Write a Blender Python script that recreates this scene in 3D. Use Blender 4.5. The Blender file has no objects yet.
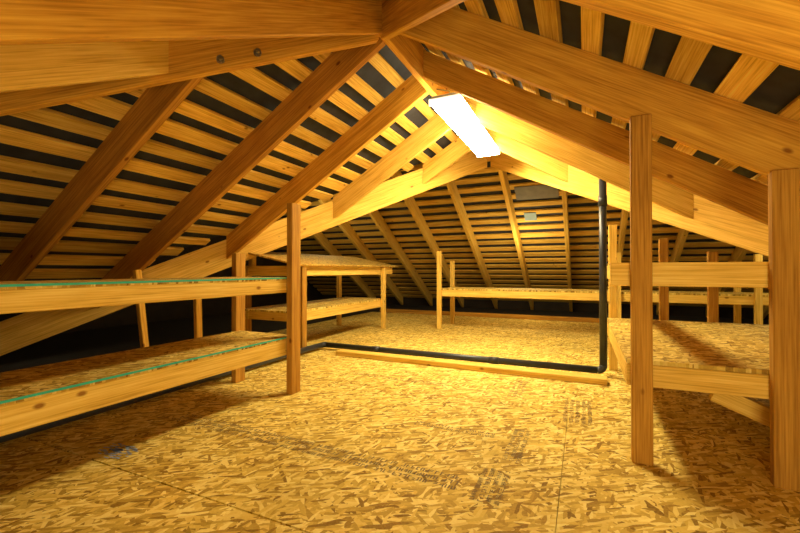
import bpy, bmesh, math, random
from mathutils import Vector, Matrix
random.seed(7)
C = bpy.context.scene.collection
S = 0.68            # plan units -> metres (camera height = 1 unit)
RX, RZ, P = -1.328, 2.872, 0.6       # ridge x, ridge height (rafter centre), pitch
PN = .55; HK = PN/P                  # near (hip end) slope pitch; sideways run of the hip per unit of depth
HY, VY = 2.6, 6.3                    # hip apex y, valley apex / main ridge y
COS = 1/math.sqrt(1+P*P)
ORD = ['first','second','third','fourth','fifth','sixth','seventh','eighth','ninth','tenth','eleventh','twelfth','thirteenth','fourteenth','fifteenth','sixteenth','seventeenth','eighteenth','nineteenth','twentieth','twenty-first','twenty-second','twenty-third','twenty-fourth','twenty-fifth']

# ---------------------------------------------------------------- materials
def newmat(name):
    m = bpy.data.materials.new(name); m.use_nodes = True
    nt = m.node_tree; b = nt.nodes['Principled BSDF']
    return m, nt, b
def N(nt, t, **kw):
    n = nt.nodes.new(t)
    for k, v in kw.items(): setattr(n, k, v)
    return n
def wood(name, dark, mid, light, rough=.6, var=.25):
    m, nt, b = newmat(name); L = nt.links.new
    tc = N(nt,'ShaderNodeTexCoord'); oi = N(nt,'ShaderNodeObjectInfo')
    mul = N(nt,'ShaderNodeMath', operation='MULTIPLY'); mul.inputs[1].default_value = 37
    L(oi.outputs['Random'], mul.inputs[0])
    add = N(nt,'ShaderNodeVectorMath', operation='ADD')
    L(tc.outputs['Object'], add.inputs[0]); L(mul.outputs[0], add.inputs[1])
    mp = N(nt,'ShaderNodeMapping'); mp.inputs['Scale'].default_value = (1.2, 26, 26)
    L(add.outputs[0], mp.inputs['Vector'])
    n1 = N(nt,'ShaderNodeTexNoise'); n1.inputs['Scale'].default_value = 1.0; n1.inputs['Detail'].default_value = 3; n1.inputs['Distortion'].default_value = .4
    L(mp.outputs[0], n1.inputs['Vector'])
    mp2 = N(nt,'ShaderNodeMapping'); mp2.inputs['Scale'].default_value = (5, 190, 190)
    L(add.outputs[0], mp2.inputs['Vector'])
    n2 = N(nt,'ShaderNodeTexNoise'); n2.inputs['Scale'].default_value = 1.0; n2.inputs['Detail'].default_value = 4
    L(mp2.outputs[0], n2.inputs['Vector'])
    mp4 = N(nt,'ShaderNodeMapping'); mp4.inputs['Scale'].default_value = (3, 7, 7)
    L(add.outputs[0], mp4.inputs['Vector'])
    n4 = N(nt,'ShaderNodeTexNoise'); n4.inputs['Scale'].default_value = 1.0; n4.inputs['Detail'].default_value = 5; n4.inputs['Roughness'].default_value = .6
    L(mp4.outputs[0], n4.inputs['Vector'])
    s1 = N(nt,'ShaderNodeMath', operation='MULTIPLY'); s1.inputs[1].default_value = .28; L(n1.outputs['Fac'], s1.inputs[0])
    s2 = N(nt,'ShaderNodeMath', operation='MULTIPLY_ADD'); s2.inputs[1].default_value = .52; L(n2.outputs['Fac'], s2.inputs[0]); L(s1.outputs[0], s2.inputs[2])
    mx = N(nt,'ShaderNodeMath', operation='MULTIPLY_ADD'); mx.inputs[1].default_value = .20; L(n4.outputs['Fac'], mx.inputs[0]); L(s2.outputs[0], mx.inputs[2])
    cr = N(nt,'ShaderNodeValToRGB'); e = cr.color_ramp.elements
    e[0].position = .36; e[0].color = (*dark,1); e[1].position = .63; e[1].color = (*light,1)
    k = e.new(.49); k.color = (*mid,1)
    L(mx.outputs[0], cr.inputs[0])
    # knots
    mp3 = N(nt,'ShaderNodeMapping'); mp3.inputs['Scale'].default_value = (5.0, 9, 9)
    L(add.outputs[0], mp3.inputs['Vector'])
    vo = N(nt,'ShaderNodeTexVoronoi'); vo.inputs['Scale'].default_value = 1.0
    L(mp3.outputs[0], vo.inputs['Vector'])
    kr = N(nt,'ShaderNodeValToRGB'); e = kr.color_ramp.elements
    e[0].position = .05; e[0].color = (.30,.15,.07,1); e[1].position = .10; e[1].color = (1,1,1,1)
    L(vo.outputs['Distance'], kr.inputs[0])
    mk = N(nt,'ShaderNodeMix', data_type='RGBA', blend_type='MULTIPLY'); mk.inputs[0].default_value = .85
    L(cr.outputs[0], mk.inputs[6]); L(kr.outputs[0], mk.inputs[7])
    hv = N(nt,'ShaderNodeHueSaturation')
    mr = N(nt,'ShaderNodeMapRange'); mr.inputs[3].default_value = 1-var; mr.inputs[4].default_value = 1+var
    L(oi.outputs['Random'], mr.inputs[0]); L(mr.outputs[0], hv.inputs['Value'])
    L(mk.outputs[2], hv.inputs['Color']); L(hv.outputs[0], b.inputs['Base Color'])
    b.inputs['Roughness'].default_value = rough; b.inputs['Specular IOR Level'].default_value = .2
    bp = N(nt,'ShaderNodeBump'); bp.inputs['Strength'].default_value = .25; bp.inputs['Distance'].default_value = .002
    L(mx.outputs[0], bp.inputs['Height']); L(bp.outputs[0], b.inputs['Normal'])
    return m
def osb(name, cols, rough=.75):
    m, nt, b = newmat(name); L = nt.links.new
    tc = N(nt,'ShaderNodeTexCoord')
    val = None
    for i, (ang, sx, sy) in enumerate([(12,15,62),(68,16,72),(128,15,66),(160,20,84),(38,18,76),(95,21,90),(145,23,96)]):
        r = N(nt,'ShaderNodeVectorRotate', rotation_type='Z_AXIS'); r.inputs['Angle'].default_value = math.radians(ang)
        L(tc.outputs['Object'], r.inputs['Vector'])
        mp = N(nt,'ShaderNodeMapping'); mp.inputs['Scale'].default_value = (sx, sy, 1); mp.inputs['Location'].default_value = (i*7.3, i*3.1, 0)
        L(r.outputs[0], mp.inputs['Vector'])
        vo = N(nt,'ShaderNodeTexVoronoi', voronoi_dimensions='2D'); vo.inputs['Scale'].default_value = 1
        L(mp.outputs[0], vo.inputs['Vector'])
        se = N(nt,'ShaderNodeSeparateColor'); L(vo.outputs['Color'], se.inputs[0])
        if val is None: val = se.outputs[0]
        else:
            gt = N(nt,'ShaderNodeMath', operation='GREATER_THAN'); gt.inputs[1].default_value = .60
            L(se.outputs[1], gt.inputs[0])
            mx = N(nt,'ShaderNodeMix'); L(gt.outputs[0], mx.inputs[0]); L(val, mx.inputs[2]); L(se.outputs[0], mx.inputs[3])
            val = mx.outputs[0]
    fn = N(nt,'ShaderNodeTexNoise'); fn.inputs['Scale'].default_value = 140; fn.inputs['Detail'].default_value = 3
    L(tc.outputs['Object'], fn.inputs['Vector'])
    fa = N(nt,'ShaderNodeMath', operation='MULTIPLY_ADD'); fa.inputs[1].default_value = .30; L(fn.outputs['Fac'], fa.inputs[0])
    fb = N(nt,'ShaderNodeMath', operation='MULTIPLY_ADD'); fb.inputs[1].default_value = .95; fb.inputs[2].default_value = -.12
    L(val, fb.inputs[0]); L(fb.outputs[0], fa.inputs[2])
    cr = N(nt,'ShaderNodeValToRGB'); e = cr.color_ramp.elements
    e[0].position = 0; e[0].color = (*cols[0],1); e[1].position = 1; e[1].color = (*cols[3],1)
    k = e.new(.25); k.color = (*cols[1],1); k = e.new(.6); k.color = (*cols[2],1)
    L(fa.outputs[0], cr.inputs[0])
    bn = N(nt,'ShaderNodeTexNoise'); bn.inputs['Scale'].default_value = 2.2; bn.inputs['Detail'].default_value = 4
    L(tc.outputs['Object'], bn.inputs['Vector'])
    mr = N(nt,'ShaderNodeMapRange'); mr.inputs[1].default_value=.3; mr.inputs[2].default_value=.7; mr.inputs[3].default_value=.86; mr.inputs[4].default_value=1.1
    L(bn.outputs['Fac'], mr.inputs[0])
    hv = N(nt,'ShaderNodeHueSaturation'); L(mr.outputs[0], hv.inputs['Value']); L(cr.outputs[0], hv.inputs['Color'])
    L(hv.outputs[0], b.inputs['Base Color'])
    b.inputs['Roughness'].default_value = rough; b.inputs['Specular IOR Level'].default_value = .2
    bp = N(nt,'ShaderNodeBump'); bp.inputs['Strength'].default_value = .35; bp.inputs['Distance'].default_value = .002
    L(val, bp.inputs['Height']); L(bp.outputs[0], b.inputs['Normal'])
    return m
def plain(name, col, rough=.5, metal=0, noise=.15, scale=8):
    m, nt, b = newmat(name); L = nt.links.new
    tc = N(nt,'ShaderNodeTexCoord'); n = N(nt,'ShaderNodeTexNoise'); n.inputs['Scale'].default_value = scale; n.inputs['Detail'].default_value = 4
    L(tc.outputs['Object'], n.inputs['Vector'])
    mr = N(nt,'ShaderNodeMapRange'); mr.inputs[3].default_value = 1-noise*2; mr.inputs[4].default_value = 1+noise*2
    L(n.outputs['Fac'], mr.inputs[0])
    hv = N(nt,'ShaderNodeHueSaturation'); hv.inputs['Color'].default_value = (*col,1); L(mr.outputs[0], hv.inputs['Value'])
    L(hv.outputs[0], b.inputs['Base Color']); b.inputs['Roughness'].default_value = rough; b.inputs['Metallic'].default_value = metal
    return m
M = {}
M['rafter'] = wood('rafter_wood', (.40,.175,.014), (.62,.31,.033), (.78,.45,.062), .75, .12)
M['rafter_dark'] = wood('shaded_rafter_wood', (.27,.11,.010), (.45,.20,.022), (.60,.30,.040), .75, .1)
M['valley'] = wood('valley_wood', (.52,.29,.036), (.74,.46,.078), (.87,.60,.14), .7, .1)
M['batten'] = wood('batten_wood', (.46,.24,.030), (.72,.44,.075), (.89,.63,.15), .8, .30)
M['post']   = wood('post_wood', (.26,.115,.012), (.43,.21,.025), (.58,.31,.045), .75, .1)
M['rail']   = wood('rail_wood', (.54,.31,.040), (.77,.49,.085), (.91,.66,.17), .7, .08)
M['osb'] = osb('strand_board', [(.24,.125,.014),(.52,.33,.048),(.76,.54,.10),(.96,.80,.27)])
M['osb_shelf'] = osb('strand_board_shelf', [(.23,.12,.014),(.47,.29,.042),(.68,.47,.085),(.88,.70,.22)])
M['ply'] = osb('strand_board_brown', [(.26,.14,.018),(.42,.24,.038),(.54,.34,.06),(.68,.48,.11)])
M['shingle'] = plain('roofing_underside', (.024,.026,.035), .85, 0, .4, 12)
M['dark'] = plain('dark_insulation', (.022,.017,.012), .95, 0, .4, 20)
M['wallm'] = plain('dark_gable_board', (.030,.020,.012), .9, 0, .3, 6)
M['teal'] = plain('teal_edge_paint', (.03,.45,.36), .5, 0, .15, 20)
M['pipe'] = plain('black_plastic', (.028,.032,.042), .40, 0, .3, 14)
M['steel'] = plain('zinc_steel', (.30,.27,.22), .4, .9, .15, 30)
M['white'] = plain('white_enamel', (.75,.72,.64), .45, 0, .03, 5)
M['ink'] = plain('stamp_ink', (.19,.125,.045), .8, 0, .4, 60)
M['grey'] = plain('grey_patch', (.17,.16,.13), .8, 0, .2, 10)
M['bluegrey'] = plain('bluegrey_patch', (.20,.28,.31), .7, 0, .15, 10)
M['blue'] = plain('blue_chalk', (.30,.44,.75), .9, 0, .2, 60)
def emis(name, col, st):
    m, nt, b = newmat(name); b.inputs['Base Color'].default_value = (.9,.9,.85,1)
    b.inputs['Emission Color'].default_value = (*col,1); b.inputs['Emission Strength'].default_value = st
    return m
M['lens'] = emis('glowing_lens', (1,.83,.48), 84)
M['cap'] = emis('end_cap_added_glow', (1,.88,.62), 1.6)  # caps are no source; emission stands in for light falling on them

# ---------------------------------------------------------------- builders
def link(name, bm, mat, loc=(0,0,0), rot=None, parent=None):
    me = bpy.data.meshes.new(name); bm.normal_update(); bm.to_mesh(me); bm.free()
    o = bpy.data.objects.new(name, me); C.objects.link(o); me.materials.append(M[mat])
    loc = Vector(loc)
    if parent is not None:
        o.parent = parent
        R = parent.rotation_euler.to_matrix().inverted()
        loc = R @ (loc - parent.location)
        rot = R @ rot if rot is not None else R
    o.location = loc
    if rot is not None: o.rotation_euler = rot.to_euler()
    return o
def tag(o, label, cat, group=None, kind=None):
    if label: o['label'] = label
    if cat: o['category'] = cat
    if group: o['group'] = group
    if kind: o['kind'] = kind
    return o
def thing(name, loc, label, cat, group=None):
    o = bpy.data.objects.new(name, None); C.objects.link(o); o.location = loc; o.empty_display_size = .1
    return tag(o, label, cat, group)
def beam(name, p0, p1, w, d, mat, parent=None, up=(0,0,1), sh=(0,0), ck=(0,0), bev=.004):
    """w = side thickness, d = depth along 'up'. local X runs along the length; sh = plumb cuts, ck = cheek cuts."""
    p0, p1 = Vector(p0), Vector(p1); X = (p1-p0); Ln = X.length; X.normalize()
    up = Vector(up); Z = (up - X*up.dot(X)).normalized(); Y = Z.cross(X)
    bm = bmesh.new(); vs = []
    for i, x in enumerate((0, Ln)):
        for y in (-w/2, w/2):
            for z in (-d/2, d/2):
                vs.append(bm.verts.new((x + z*sh[i] + y*ck[i], y, z)))
    for f in ((0,1,3,2),(4,6,7,5),(0,4,5,1),(2,3,7,6),(0,2,6,4),(1,5,7,3)): bm.faces.new([vs[k] for k in f])
    bmesh.ops.recalc_face_normals(bm, faces=bm.faces)
    if bev: bmesh.ops.bevel(bm, geom=bm.edges[:], offset=bev, segments=1, affect='EDGES')
    R = Matrix((X, Y, Z)).transposed()
    return link(name, bm, mat, p0, R, parent)
def box(name, lo, hi, mat, parent=None, bev=.004):
    lo, hi = Vector(lo), Vector(hi); c = (lo+hi)/2
    bm = bmesh.new(); bmesh.ops.create_cube(bm, size=1)
    for v in bm.verts: v.co = Vector((v.co.x*(hi.x-lo.x), v.co.y*(hi.y-lo.y), v.co.z*(hi.z-lo.z)))
    if bev: bmesh.ops.bevel(bm, geom=bm.edges[:], offset=bev, segments=2, affect='EDGES')
    return link(name, bm, mat, c, None, parent)
def poly(bm, pts): return bm.faces.new([bm.verts.new(p) for p in pts])
def tube_path(pts, r, seg=20):
    bm = bmesh.new(); pts = [Vector(p) for p in pts]; rings = []
    for i, p in enumerate(pts):
        a = pts[max(i-1,0)]; c = pts[min(i+1,len(pts)-1)]; t = (c-a).normalized()
        ref = Vector((0,0,1)) if abs(t.z) < .7 else Vector((0,1,0)) if abs(t.y)<.7 else Vector((1,0,0))
        if i == 0: u = t.cross(ref).normalized()
        else: u = (u - t*u.dot(t)).normalized()
        v = t.cross(u)
        rings.append([bm.verts.new(p + (u*math.cos(k*2*math.pi/seg) + v*math.sin(k*2*math.pi/seg))*r) for k in range(seg)])
    for a, c in zip(rings, rings[1:]):
        for k in range(seg): bm.faces.new((a[k], a[(k+1)%seg], c[(k+1)%seg], c[k])).smooth = True
    bm.faces.new(rings[0][::-1]); bm.faces.new(rings[-1])
    bmesh.ops.recalc_face_normals(bm, faces=bm.faces)
    return bm
def tube(name, pts, r, mat, parent=None):
    bm = tube_path(pts, r); c = Vector(pts[0])
    for v in bm.verts: v.co -= c
    return link(name, bm, mat, c, None, parent)

# ---------------------------------------------------------------- setting
# strand-board floor, laid as sheets with fine gaps
bm = bmesh.new(); g = .0044
def sheet(x0, x1, y0, y1):
    vs = [bm.verts.new((x, y, z)) for z in (-.03, 0) for x, y in ((x0+g*.3,y0+g),(x1-g*.3,y0+g),(x1-g*.3,y1-g),(x0+g*.3,y1-g))]
    for f in ((3,2,1,0),(4,5,6,7),(0,1,5,4),(1,2,6,5),(2,3,7,6),(3,0,4,7)): bm.faces.new([vs[k] for k in f])
yb = [-2.35+1.8*i for i in range(7)]
for i in range(6):
    y0, y1 = yb[i], min(yb[i+1], 8.5)
    xl, xr = (-3.35, 3.6) if y1 < 3.2 else (-4.6, 4.6)
    off = -.1 + (1.8 if i % 2 else 0) - 7.2
    xs = [xl] + [off+3.6*k for k in range(6) if xl+.2 < off+3.6*k < xr-.2] + [xr]
    for a, b_ in zip(xs, xs[1:]): sheet(a, b_, y0, y1)
floor = link('floor', bm, 'osb'); floor['kind'] = 'structure'
floor['label'] = 'golden strand-board attic floor with stamped sheets'
bm = bmesh.new(); poly(bm, [(-8,-2.7,-.06),(6,-2.7,-.06),(6,11.4,-.06),(-8,11.4,-.06)])
sub = link('floor_insulation', bm, 'dark'); sub['kind'] = 'structure'

def stamp(x, y, ang, rows, length, h, mat='ink'):
    bm = bmesh.new(); ca, sa = math.cos(ang), math.sin(ang)
    for r in range(rows):
        u = 0
        while u < length:
            w = h*random.uniform(.45, .7)
            if random.random() < .12: u += w; continue
            for _ in range(3):
                a0 = u + random.choice((0, w*.75)); wid = random.choice((h*.2, w*.9))
                if wid > h*.3: a0 = u
                v0 = r*h*1.6 + random.choice((0, h*.4, h*.8)); vh = h*.18
                if wid < h*.3: v0 = r*h*1.6; vh = h
                q = [(a0,v0),(a0+wid,v0),(a0+wid,v0+vh),(a0,v0+vh)]
                poly(bm, [(x+p*ca-s*sa, y+p*sa+s*ca, .002+random.random()*.0006) for p, s in q])
            u += w + h*.3
    return link('ink_stamp', bm, mat, (0,0,0), None, floor)
stamp(-2.50, 1.80, -.02, 3, 1.95, .030)
stamp(-1.0, 2.40, 0, 2, .5, .024)
stamp(-.33, 1.72, math.pi/2, 4, .30, .022); stamp(-.30, 2.15, math.pi/2, 3, .45, .022)
stamp(.05, 2.85, math.pi/2, 5, .5, .024); stamp(-.45, 3.25, math.pi/2, 3, .5, .024)
stamp(-2.0, 3.3, 0, 2, .9, .024)
bm = bmesh.new()
for k in range(90):
    a = random.random()*6.28; r = random.random()*.08; x, y = -2.36+r*1.6*math.cos(a), 1.36+r*math.sin(a); w = random.uniform(.02,.035)
    poly(bm, [(x,y,.0022),(x+w,y+.003,.0022),(x+w,y+.009,.0022),(x,y+.007,.0022)])
link('chalk_smudge', bm, 'blue', (0,0,0), None, floor)

# roof skin (dark underside of the roofing) and gable ends
dz = .20
bm = bmesh.new(); E = 4.78; EN = E/HK; rz = RZ+dz; ez = RZ-P*E+dz
poly(bm, [(RX,HY,rz),(RX,VY,rz),(RX-E,VY-E,ez),(RX-E,HY-EN,ez)])
poly(bm, [(RX,HY,rz),(RX,VY,rz),(RX+E,VY-E,ez),(RX+E,HY-EN,ez)])
poly(bm, [(RX,HY,rz),(RX-E,HY-EN,ez),(RX+E,HY-EN,ez)])
poly(bm, [(-8,VY,rz),(6,VY,rz),(6,VY+E,ez),(-8,VY+E,ez)])
poly(bm, [(-8,VY,rz),(RX,VY,rz),(RX-E,VY-E,ez),(-8,VY-E,ez)])
poly(bm, [(6,VY,rz),(RX,VY,rz),(RX+E,VY-E,ez),(6,VY-E,ez)])
ce = link('ceiling', bm, 'shingle'); ce['kind'] = 'structure'
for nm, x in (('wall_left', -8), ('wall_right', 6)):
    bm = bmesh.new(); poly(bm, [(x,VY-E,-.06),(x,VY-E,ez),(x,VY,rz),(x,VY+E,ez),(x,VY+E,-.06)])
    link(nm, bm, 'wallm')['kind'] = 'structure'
for nm, pts in (('wall_back', [(-8,VY+E,-.06),(6,VY+E,-.06),(6,VY+E,ez),(-8,VY+E,ez)]),
                ('wall_front', [(RX-E,HY-EN,-.06),(RX+E,HY-EN,-.06),(RX+E,HY-EN,ez),(RX-E,HY-EN,ez)])):
    bm = bmesh.new(); poly(bm, pts); link(nm, bm, 'wallm')['kind'] = 'structure'

# ---------------------------------------------------------------- roof frame
T, D = .056, .25
def zl(a): return RZ - P*a
def zn(c): return RZ - PN*c
tn = P
# ridge boards
tag(beam('ridge_board', (RX,HY-.02,RZ-.01), (RX,VY-.05,RZ-.01), T, .30, 'rafter'), 'ridge board running above the ceiling light', 'ridge board')
tag(beam('ridge_board', (-7.9,VY,RZ-.01), (5.9,VY,RZ-.01), T, .28, 'rafter'), 'far cross ridge board behind the two bright valley rafters', 'ridge board')
left_lab = {.82:'left slope rafter nearest the camera side, beyond the frame edge', 1.75:'dark left slope rafter nearest the left edge of the photo', 2.68:'long left slope rafter ending under the apex of the hip',
            3.61:'left slope rafter next to the ceiling light', 4.54:'short blond left slope rafter landing on the bright valley rafter', 5.47:'shortest left slope rafter, tucked behind the ceiling light'}
def a_top(y): return .03 if y > HY else (HY-y)*HK+.045
for y, lab in left_lab.items():
    a0 = a_top(y); a1 = min(VY-y-.055, 4.6)
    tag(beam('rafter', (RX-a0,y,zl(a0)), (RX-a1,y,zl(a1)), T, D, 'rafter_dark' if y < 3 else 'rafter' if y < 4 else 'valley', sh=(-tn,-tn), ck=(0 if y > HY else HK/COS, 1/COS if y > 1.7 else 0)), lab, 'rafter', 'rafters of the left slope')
right_lab = {.6:'right slope rafter nearest the camera side, above the frame', 1.52:'right slope rafter crossing the top right corner of the photo', 2.45:'heavy right slope rafter resting on the two near posts',
             3.36:'second long right slope rafter, behind the one on the posts', 4.10:'third right slope rafter, starting beside the ceiling light', 5.1:'short right slope rafter beyond the ceiling light'}
for y, lab in right_lab.items():
    a0 = a_top(y); a1 = min(VY-y-.055, 4.6)
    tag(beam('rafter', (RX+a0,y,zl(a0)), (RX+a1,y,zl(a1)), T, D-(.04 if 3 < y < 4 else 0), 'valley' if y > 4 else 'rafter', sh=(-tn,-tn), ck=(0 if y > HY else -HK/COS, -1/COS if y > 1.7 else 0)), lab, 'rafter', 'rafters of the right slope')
# hip rafters towards the camera
th = PN/math.sqrt(1+HK*HK)
def hp(sgn, c, dz=-.03): return Vector((RX+sgn*HK*c, HY-c, zn(c)+dz))
hl = beam('hip_rafter', hp(-1,.03), hp(-1,4.9), T, .30, 'rafter', sh=(-th,-th))
tag(hl, 'hip rafter with two bolts crossing the upper left of the photo', 'hip rafter')
hr = beam('hip_rafter', hp(1,.03), hp(1,4.9), T, .30, 'rafter', sh=(-th,-th))
tag(hr, 'hip rafter rising from the apex to the top edge of the photo', 'hip rafter')
# bolts on the left hip rafter (side that faces the camera)
nrm = Vector((1,-HK,0)).normalized()
for s in (.64, .80):
    c = hp(-1, s, -.13) + nrm*(T/2)
    tube('bolt', [c, c+nrm*.012], .024, 'steel', hl); tube('nut', [c+nrm*.012, c+nrm*.04], .013, 'steel', hl)
# hip-plane rafters (run back over the camera)
tnn = PN
for x, lab in ((RX,'long rafter running along the top left edge of the photo'), (RX-.93,'pale jack rafter against the bolted hip rafter'), (RX-1.86,'jack rafter left of the pale one, beyond the frame'),
               (RX+.93,'jack rafter overhead, right of the hip apex'), (RX+1.86,'jack rafter overhead furthest to the right')):
    c0 = abs(x-RX)/HK+.05 if abs(x-RX+.93)>.01 else .98; c1 = 4.9
    sg = 0 if abs(x-RX) < .01 else (-1 if x < RX else 1)
    tag(beam('rafter', (x,HY-c0,zn(c0)), (x,HY-c1,zn(c1)), T, D, 'valley' if abs(x-RX+.93)<.01 else 'rafter', sh=(-tnn,-tnn), ck=(sg*1.14/HK if abs(x-RX+.93)>.01 else 0,0)), lab, 'rafter', 'rafters of the near slope')
# valley rafters
thv = P/math.sqrt(2)
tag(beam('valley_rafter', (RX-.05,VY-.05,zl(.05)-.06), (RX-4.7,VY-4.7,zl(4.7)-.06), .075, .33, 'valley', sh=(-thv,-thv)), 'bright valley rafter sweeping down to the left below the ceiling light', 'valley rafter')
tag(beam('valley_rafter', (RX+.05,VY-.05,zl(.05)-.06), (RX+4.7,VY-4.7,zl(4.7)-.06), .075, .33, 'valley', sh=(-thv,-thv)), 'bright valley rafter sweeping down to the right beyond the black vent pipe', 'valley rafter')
# far slope rafters
n = 0
for k in range(-5, 7):
    x = -.28-.93*k
    if x < -6.6 or x > 4.6: continue
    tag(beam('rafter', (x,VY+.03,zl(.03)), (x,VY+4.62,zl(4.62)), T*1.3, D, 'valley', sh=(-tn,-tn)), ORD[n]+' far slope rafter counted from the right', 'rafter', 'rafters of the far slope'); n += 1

# battens
BW, BT, SP = .125, .036, .2084
bz = (D/2+BT/2+.002)/COS
def batten(p0, p1, up, lab, grp, bw=BW):
    j = random.uniform(-.018,.018)
    p0 = Vector(p0); p1 = Vector(p1); p0.z += bz; p1.z += bz
    tag(beam('roof_batten', p0+Vector((0,0,j*.1)), p1+Vector((0,0,j*.1)), bw+j, BT, 'batten', up=up, bev=.003), lab, 'batten', grp)
for i in range(23):
    a = .12 + SP*i; jj = random.uniform(-.014,.014); a += jj
    if i < 21:
        batten((RX-a, HY-a/HK+.02, zl(a)), (RX-a, VY-a-.02, zl(a)), (-P,0,1), ORD[i]+' roof batten down from the ridge on the left slope', 'battens of the left slope')
        batten((RX+a, HY-a/HK+.02, zl(a)), (RX+a, VY-a-.02, zl(a)), (P,0,1), ORD[i]+' roof batten down from the ridge on the right slope', 'battens of the right slope', .115)
    batten((-7.9, VY+a, zl(a)), (5.9, VY+a, zl(a)), (0,P,1), ORD[i]+' roof batten down from the ridge on the far slope', 'battens of the far slope', .118)
    if .12 < a < 3.4:
        batten((RX-a*HK+.02, HY-a, zn(a)), (RX+a*HK-.02, HY-a, zn(a)), (0,-PN,1), ORD[i]+' roof batten down from the apex on the near slope', 'battens of the near slope')

def far_patch(name, x0, x1, b0, b1, mat, label, cat):
    lift = (D/2)/COS
    o = beam(name, (x0,VY+(b0+b1)/2,zl((b0+b1)/2)+lift-.01), (x1,VY+(b0+b1)/2,zl((b0+b1)/2)+lift-.01), (b1-b0)/COS, .012, mat, up=(0,P,1), bev=.002)
    tag(o, label, cat)
far_patch('patch_board', -1.10, -.38, .92, 1.22, 'grey', 'grey patch board across the far battens below the valley apex', 'board')
far_patch('vent_flap', -1.02, -.80, 1.55, 1.75, 'bluegrey', 'small blue-grey vent flap on the far slope below the grey patch', 'vent')

# ---------------------------------------------------------------- ceiling light
LX, LY0, LY1, LZ = -1.12, 3.4, 5.2, 2.53
lt = thing('ceiling_light', (LX,(LY0+LY1)/2,LZ), 'glowing fluorescent strip light hanging under the ridge', 'ceiling light')
box('housing', (LX-.125,LY0,LZ+.012), (LX+.125,LY1,LZ+.042), 'white', lt)
bm = bmesh.new(); prof = [(-.145,.014),(-.15,-.012),(-.125,-.036),(-.085,-.048),(.085,-.048),(.125,-.036),(.15,-.012),(.145,.014)]
K = len(prof)
r0 = [bm.verts.new((x, -(LY1-LY0)/2+.012, z)) for x, z in prof]; r1 = [bm.verts.new((x, (LY1-LY0)/2-.012, z)) for x, z in prof]
for k in range(K): bm.faces.new((r0[k], r0[(k+1)%K], r1[(k+1)%K], r1[k]))
bm.faces.new(r0); bm.faces.new(r1[::-1]); bmesh.ops.recalc_face_normals(bm, faces=bm.faces)
link('lens', bm, 'lens', (LX,(LY0+LY1)/2,LZ), None, lt)
for y in (LY0+.004, LY1-.004): box('end_cap', (LX-.150,y-.006,LZ-.046), (LX+.150,y+.006,LZ+.02), 'cap', lt)
for y in (LY0+.3, LY1-.3): tube('hanger', [(LX,y,LZ+.04),(LX-.05,y,LZ+.2),(RX+.03,y,RZ-.1)], .006, 'steel', lt)

# ---------------------------------------------------------------- shelf units
PW = .13
def deck(t, x0, x1, y0, y1, z, edge=None, name='shelf_deck'):
    d = box(name, (x0,y0,z), (x1,y1,z+.022), 'osb_shelf', t, .002)
    if edge: # teal painted edge on the room side
        e = box('painted_edge', (x1+.0005,y0+.002,z+.012), (x1+.004,y1-.002,z+.023), 'teal', d, 0)
        e.location = Vector(((x1+.002)-(x0+x1)/2, 0, .006))
        e['label'] = 'teal painted edge'
    return d
# left near unit
t = thing('shelf_unit', (-2.5,1.2,0), 'two-tier shelf with teal deck edges along the near left side', 'shelf')
XF, XB, Y0, Y1 = -2.18, -2.76, -.3, 2.66
for zt, hgt in ((.94-.022, .10), (.46-.022, .125)):
    deck(t, XB-.03, XF, Y0, Y1, zt, True)
    beam('front_rail', (XF-.03,Y0,zt-hgt/2), (XF-.03,Y1,zt-hgt/2), T, hgt, 'rail', t)
    beam('back_rail', (XB,Y0,zt-hgt/2), (XB,Y1,zt-hgt/2), T, hgt, 'rail', t)
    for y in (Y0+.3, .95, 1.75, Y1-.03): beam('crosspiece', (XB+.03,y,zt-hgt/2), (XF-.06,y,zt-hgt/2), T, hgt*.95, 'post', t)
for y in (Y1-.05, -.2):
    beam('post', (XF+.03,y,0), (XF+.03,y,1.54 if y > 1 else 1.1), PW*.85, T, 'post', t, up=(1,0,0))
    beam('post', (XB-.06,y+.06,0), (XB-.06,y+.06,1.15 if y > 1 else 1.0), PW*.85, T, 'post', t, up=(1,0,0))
# left far unit
t = thing('shelf_unit', (-3.55,5.1,0), 'two-tier shelf with a tilted brown top panel at the far left', 'shelf')
XF, XB, Y0, Y1 = -3.15, -3.96, 3.88, 6.25
for zt, hgt in ((1.055, .13), (.485, .12)):
    beam('front_rail', (XF-.03,Y0,zt-hgt/2), (XF-.03,Y1+(.3 if zt > 1 else 0),zt-hgt/2), T, hgt, 'rail', t)
    beam('back_rail', (XB,Y0,zt-hgt/2), (XB,Y1,zt-hgt/2), T, hgt, 'rail', t)
    for y in (Y0+.03, 5.0, Y1-.03): beam('crosspiece', (XB+.03,y,zt-hgt/2), (XF-.06,y,zt-hgt/2), T, hgt*.95, 'rail', t)
deck(t, XB, XF, Y0-.1, Y1, .485)
beam('top_panel', (-3.52,Y0-.12,1.152), (-3.52,Y1+.35,1.152), .92, .020, 'ply', t, up=(.2,0,1), bev=.002)
for y in (Y0+.05, 5.0, Y1-.1): box('panel_support', (XB-.02,y,1.055), (XB+.04,y+.08,1.21), 'rail', t)
for x in (XF+.03, XB-.06):
    for y in (3.96, 6.13): beam('post', (x,y,0), (x,y,1.04), .09, T, 'post' if y < 5 else 'rail', t, up=(1,0,0))
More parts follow.
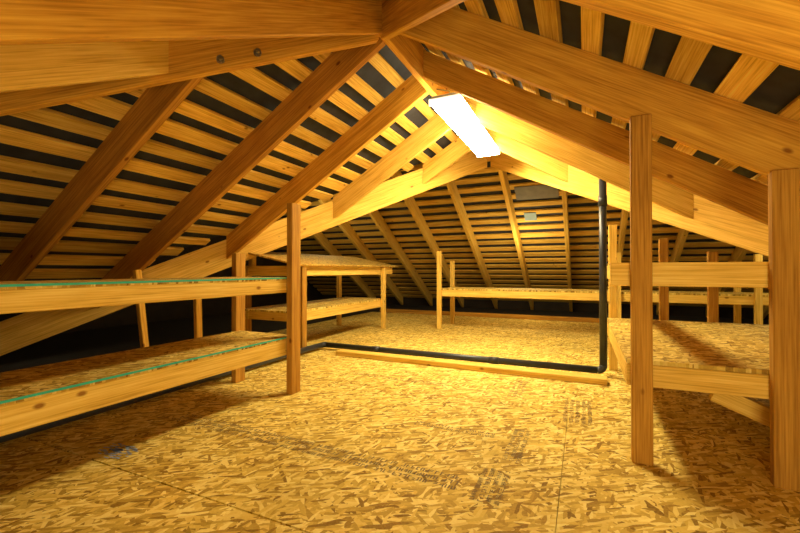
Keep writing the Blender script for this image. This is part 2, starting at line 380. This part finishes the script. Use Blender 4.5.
# right near unit
t = thing('shelf_unit', (.9,3.4,0), 'open-frame shelf with a strand-board lower deck on the near right side', 'shelf')
XL, XR, Y0, Y1 = .21, 1.75, 2.46, 4.50
for zt, hgt in ((1.04, .125), (.50, .115)):
    beam('front_rail', (XL-(.075 if zt > 1 else 0),Y0+.028,zt-hgt/2), (XR,Y0+.028,zt-hgt/2), T, hgt, 'rail', t)
    beam('back_rail', (XL,Y1-.028,zt-hgt/2), (XR,Y1-.028,zt-hgt/2), T, hgt, 'rail', t)
    for x in (XL+.028, XR-.028): beam('side_rail', (x,Y0+.06,zt-hgt/2), (x,Y1-.06,zt-hgt/2), T, hgt, 'rail', t)
    if zt < .8:
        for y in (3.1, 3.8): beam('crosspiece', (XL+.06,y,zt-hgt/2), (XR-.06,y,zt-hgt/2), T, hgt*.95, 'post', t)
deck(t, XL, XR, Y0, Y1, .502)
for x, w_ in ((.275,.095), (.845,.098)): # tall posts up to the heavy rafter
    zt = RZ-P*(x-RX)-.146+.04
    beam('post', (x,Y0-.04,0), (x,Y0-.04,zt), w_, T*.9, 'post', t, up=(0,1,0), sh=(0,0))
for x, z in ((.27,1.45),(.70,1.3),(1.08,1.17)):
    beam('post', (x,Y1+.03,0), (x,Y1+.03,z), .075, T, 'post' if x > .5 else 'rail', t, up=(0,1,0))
beam('brace', (.64,2.70,.335), (1.30,2.70,.06), T, .09, 'rail', t)
# back shelf (left and right lengths)
t = thing('shelf_unit', (-1,6.8,0), 'long single-tier shelf standing below the far slope', 'shelf')
zt = .66
for y in (6.5, 7.15): beam('front_rail' if y < 7 else 'back_rail', (-2.2,y,zt-.05), (2.9,y,zt-.05), T, .11, 'rail', t)
box('shelf_deck', (-2.2,6.47,zt+.005), (2.9,7.18,zt+.027), 'osb_shelf', t, .002)
for x in (-2.2, -.9, .45, 1.75, 2.85):
    beam('crosspiece', (x,6.53,zt-.05), (x,7.12,zt-.05), T, .09, 'rail', t)
for x, z in ((-2.22,1.32), (.45,1.25), (2.0,1.2)):
    beam('post', (x,6.45,0), (x,6.45,z), .075, T, 'rail', t, up=(0,1,0)); beam('post', (x,7.2,0), (x,7.2,z-.15), .075, T, 'rail', t, up=(0,1,0))
# props in the dark left eave
tag(beam('roof_prop', (-4.3,3.45,-.06), (-4.3,3.42,.95), .08, T, 'rafter', up=(1,0,0)), 'short upright prop in the dark eave, right one of two', 'prop')
tag(beam('roof_prop', (-4.05,2.65,-.06), (-4.15,2.6,1.0), .06, T, 'rafter', up=(1,0,0)), 'short leaning prop in the dark eave, left one of two', 'prop')

# ---------------------------------------------------------------- floor lumber and black pipe
tag(beam('floor_batten', (-2.64,4.02,.027), (.19,3.96,.027), .14, .054, 'rail', bev=.005), 'long pale timber lying across the floor in front of the black pipe', 'timber')
tag(beam('eave_timber', (-4.4,8.5,.04), (4.4,8.5,.04), .1, .08, 'post'), 'dark timber edging the far end of the floor', 'timber')
pr, px, py = .033, -3.0, 4.22
dp = thing('drain_pipe', (.15,py,0), 'black plastic drain pipe running over the floor and up to the roof', 'pipe')
zc = pr+.022; vx = .17; q = .05
tube('floor_pipe', [(px,-1.2,zc),(px,py-q,zc)], pr, 'pipe', dp)
tube('floor_pipe', [(px+q,py,zc),(vx-q,py,zc)], pr, 'pipe', dp)
def arc(c, u, v, r, n=8): return [Vector(c)+Vector(u)*r*math.cos(i*math.pi/2/n)+Vector(v)*r*math.sin(i*math.pi/2/n) for i in range(n+1)]
tube('elbow', arc((px+q,py-q,zc), (-1,0,0), (0,1,0), q), pr*1.06, 'pipe', dp)
tube('elbow', arc((vx-q,py,zc+q), (0,0,-1), (1,0,0), q), pr*1.06, 'pipe', dp)
tube('vent_stack', [(vx,py,zc+q),(vx,py,1.86)], pr, 'pipe', dp)
tube('coupling', [(vx,py,1.60),(vx,py,1.70)], pr*1.18, 'pipe', dp)
for x in (-2.3,-.9): tube('coupling', [(x,py,zc),(x+.1,py,zc)], pr*1.13, 'pipe', dp)

# ---------------------------------------------------------------- scale the plan to metres
done = set()
for o in bpy.data.objects:
    o.location = o.location*S
    if o.type == 'MESH' and o.data.name not in done:
        o.data.transform(Matrix.Scale(S,4)); done.add(o.data.name)

# ---------------------------------------------------------------- added fill lamps, world, camera
def area(name, loc, target, size, power, col):
    d = bpy.data.lights.new(name, 'AREA'); d.size = size; d.energy = power; d.color = col
    o = bpy.data.objects.new(name, d); C.objects.link(o); o.location = Vector(loc)*S
    o.rotation_euler = (Vector(target)-Vector(loc)).to_track_quat('-Z','Y').to_euler()
def point(name, loc, r, power, col):
    d = bpy.data.lights.new(name, 'POINT'); d.shadow_soft_size = r; d.energy = power; d.color = col
    o = bpy.data.objects.new(name, d); C.objects.link(o); o.location = Vector(loc)*S
W = (1,.78,.40)
area('fill_lamp', (.5,-.9,.45), (-.6,3.5,2.0), .6, 23, W)
point('near_fill', (.1,-.4,.82), .12, 7, W)  # added fill beside the camera for the near floor, no fixture here
point('far_fill', (-1.0,7.9,1.35), .25, 18, W)  # added fill to brighten the far slope, not a real lamp
point('far_left_fill', (-4.6,6.4,1.7), .25, 12, W)  # invented light lifting the shade in the far left of the attic
point('far_right_fill', (2.4,6.2,1.3), .25, 12, W)  # unseen fill added for the far right side
w = bpy.data.worlds.new('World'); bpy.context.scene.world = w; w.use_nodes = True
w.node_tree.nodes['Background'].inputs[0].default_value = (.02,.02,.025,1)
cd = bpy.data.cameras.new('Camera'); cam = bpy.data.objects.new('Camera', cd); C.objects.link(cam)
cd.lens = 18; cd.sensor_width = 36; cd.clip_start = .02
cam.location = (0,0,S); cam.rotation_euler = (math.radians(90.5), 0, math.radians(24.6))
bpy.context.scene.camera = cam
bpy.context.scene.view_settings.view_transform = 'Standard'
